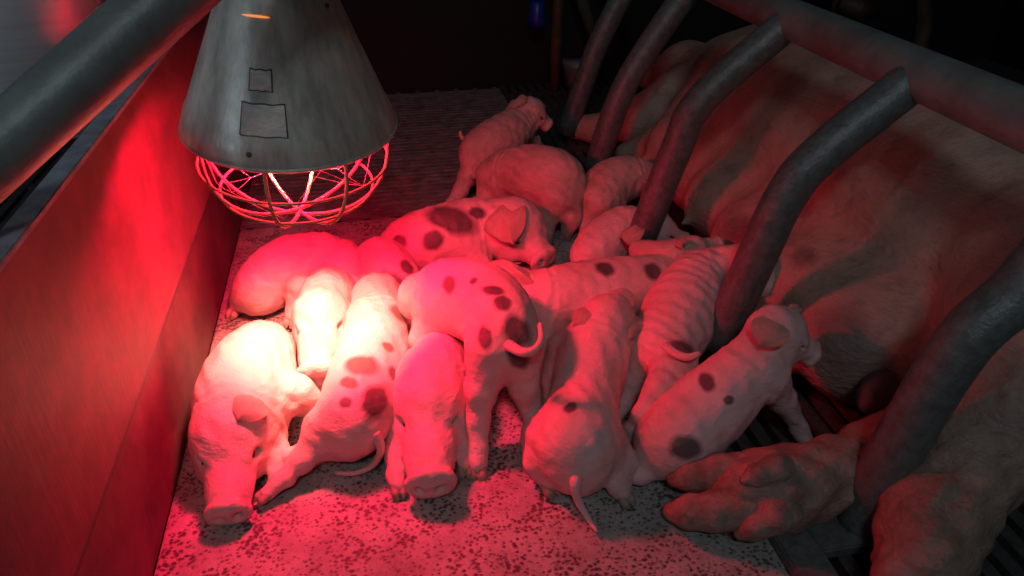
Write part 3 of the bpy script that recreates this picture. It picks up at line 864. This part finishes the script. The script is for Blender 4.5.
# screw and slot on the cone
def on_cone(px, py):
    # the point of the cone's surface seen at a pixel
    d = ray(px, py); lo = None
    for t in np.linspace(0.45, 0.85, 1600):
        q = cC + d * t; h = (q - rimc) @ ax; rr_ = np.linalg.norm(q - rimc - ax * h)
        if rr_ < rad(h): lo = q; break
    return lo
q = on_cone(256, 16)
if q is not None:
    h = (q - rimc) @ ax; n = unit(q - rimc - ax * h); t_ = unit(np.cross(ax, n))
    V = []; Fc = []
    for i in range(13):
        s = -1 + 2 * i / 12; wv = 0.0009 * math.sqrt(max(1 - s * s, 0.02))
        for j in range(7):
            a = math.pi * j / 6; V.append(q + t_ * s * 0.013 + ax * math.cos(a) * wv * 1.3 + n * (math.sin(a) * wv * 1.2 + 0.0004) - off)
    for i in range(12):
        for j in range(6): a = i * 7 + j; Fc.append((a, a + 7, a + 8, a + 1))
    M['slot'] = simple('glowing_vent_slot', (0.5, 0.2, 0.05), 0.4, 0, bd=0, emis=((1.0, 0.28, 0.08), 0.9))  # emission stands in for bulb light leaking out of the cone
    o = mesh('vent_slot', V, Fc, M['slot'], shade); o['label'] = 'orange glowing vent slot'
for px, py in ((327, 6), (249, 155)):
    q = on_cone(px, py)
    if q is not None:
        h = (q - rimc) @ ax; n = unit(q - rimc - ax * h)
        b = Body(); b.ell(q, frame(n, (0, 0, 1)), (0.0018, 0.003, 0.003), .001); V, Fc = b.build(0.0006)
        smooth_mesh('rivet', V - off, Fc, M['rust'], shade)
l = bpy.data.lights.new('heat_bulb_light', 'POINT'); l.energy = LAMP_POWER; l.color = LAMP_COL; l.shadow_soft_size = 0.022
lo_ = bpy.data.objects.new('heat_bulb_light', l); C.objects.link(lo_); lo_.location = tuple(rimc + ax * 0.036)
for nm, pw, col, ang in (('heat_bulb_beam', BEAM_POWER, BEAM_COL, 58), ('heat_bulb_flood', FLOOD_POWER, FLOOD_COL, 122)):
    l = bpy.data.lights.new(nm, 'SPOT'); l.energy = pw; l.color = col; l.shadow_soft_size = 0.03
    l.spot_size = math.radians(ang); l.spot_blend = 1.0
    lo_ = bpy.data.objects.new(nm, l); C.objects.link(lo_); lo_.location = tuple(rimc + ax * 0.036)
    lo_.rotation_euler = Vector(tuple(np.array([-0.118, 0.855, 0.0]) - (rimc + ax * 0.036))).to_track_quat('-Z', 'Y').to_euler()

# second, unlit lamp in the next pen
heat_lamp('shiny unlit aluminium heat lamp in the next pen behind the left tube', dep(8, 76, .93), dep(24, -60, .84), 0.128, 0.085, False, M['shade_new'])

# ------------------------------------------------------------------ pen shell
BX = -0.25
# board: upper sheet and lower sheet set back a little
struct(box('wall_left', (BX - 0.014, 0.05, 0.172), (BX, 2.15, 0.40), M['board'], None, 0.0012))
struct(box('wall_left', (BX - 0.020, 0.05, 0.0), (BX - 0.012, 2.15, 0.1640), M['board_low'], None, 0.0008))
struct(box('trim_2', (BX - 0.013, 0.05, 0.164), (BX - 0.002, 2.15, 0.172), M['socket']))
struct(box('trim_1', (BX - 0.0165, 0.05, 0.3985), (BX + 0.002, 2.15, 0.4045), M['edge'], None, 0.001))
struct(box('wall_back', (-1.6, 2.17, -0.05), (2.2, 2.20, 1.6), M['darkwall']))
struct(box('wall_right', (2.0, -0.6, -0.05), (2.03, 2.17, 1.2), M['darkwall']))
EX = 0.375
struct(box('floor', (BX - 0.012, 0.05, -0.03), (EX, 1.35, 0.0), M['slab'], None, 0.003))
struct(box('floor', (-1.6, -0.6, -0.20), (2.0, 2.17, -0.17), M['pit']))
# rear slatted floor: ribs running across, with cross bridges
def slats(name, x0, x1, y0, y1, pitch, wd, along, bridges, mat, top=0.0, depth_=0.02):
    V = []; Fc = []
    def bx(a, b):
        n = len(V)
        for z in (a[2], b[2]):
            V.extend([(a[0], a[1], z), (b[0], a[1], z), (b[0], b[1], z), (a[0], b[1], z)])
        for q in ((0, 3, 2, 1), (4, 5, 6, 7), (0, 1, 5, 4), (1, 2, 6, 5), (2, 3, 7, 6), (3, 0, 4, 7)): Fc.append(tuple(n + i for i in q))
    if along == 'x':
        y = y0
        while y + wd <= y1 + 1e-6: bx((x0, y, top - depth_), (x1, y + wd, top)); y += pitch
        for x in bridges: bx((x, y0, top - depth_), (x + 0.012, y1, top - 0.001))
    else:
        x = x0
        while x + wd <= x1 + 1e-6: bx((x, y0, top - depth_), (x + wd, y1, top)); x += pitch
        for y in bridges: bx((x0, y, top - depth_), (x1, y + 0.02, top - 0.001))
    o = mesh(name, V, Fc, mat, None, False); return struct(o)
slats('floor', BX - 0.012, EX, 1.356, 2.165, 0.021, 0.0135, 'x', np.arange(BX, EX, 0.055), M['rib'])
slats('floor', EX + 0.003, 1.99, 0.05, 2.165, 0.027, 0.016, 'y', np.arange(0.1, 2.1, 0.22), M['iron'])
slats('floor', -1.55, BX - 0.02, 0.05, 2.165, 0.027, 0.016, 'y', np.arange(0.1, 2.1, 0.22), M['iron'])

# left tube over the board
pa, pb = dep(-40, 186, .50), dep(240, -66, .55)
o = tube('pen_rail', [pa + (pb - pa) * t for t in np.linspace(-.35, 1.3, 12)], 0.0235, M['steel'], None, 28)
tag(o, 'thick dull grey tube crossing the top left corner above the board', 'rail')
o = tube('pen_rail', [(-0.33, y, 0.25) for y in np.linspace(0.3, 2.1, 10)], 0.013, M['steel_worn'], None, 14)
tag(o, 'thin dark tube just beyond the red board in the next pen', 'rail')

# ------------------------------------------------------------------ things at the back
dr = thing('drinker', 'blue topped nipple drinker on a rusty pipe at the back of the pen', 'drinker', (aty(556, 40, 2.1)[0], 2.1, 0))
do = np.array(dr.location)
x0 = do[0]
tube('pipe', [(0, 0, 0.0), (0, 0, .12), (0.004, 0, .3), (0.0, 0, .6)], 0.016, M['rust'], dr, 14)
tube('brace', [(-0.01, -0.03, .52), (0.04, -.03, .30), (0.10, -.03, .15)], 0.017, M['steel_worn'], dr, 14)
bxp = aty(537, 14, 2.08) - do
tube('valve', [bxp + np.array([0, 0, t]) for t in (-.035, -.03, -.01, .0, .03, .034)], [0.010, .022, .024, .02, .02, .012], M['blue'], dr, 20)
tube('cup', [np.array([.055, -.05, .02]) + np.array([0, 0, t]) for t in (0, .005, .06, .075)], [.02, .035, .045, .047], M['steel'], dr, 20)
o = tube('bracket', [aty(840, 2, 1.9), aty(862, 10, 1.88), aty(880, 14, 1.86)], [.02, .026, .012], M['rust'], None, 12)
tag(o, 'small rusty lump of a bracket above the crate rail', 'bracket')
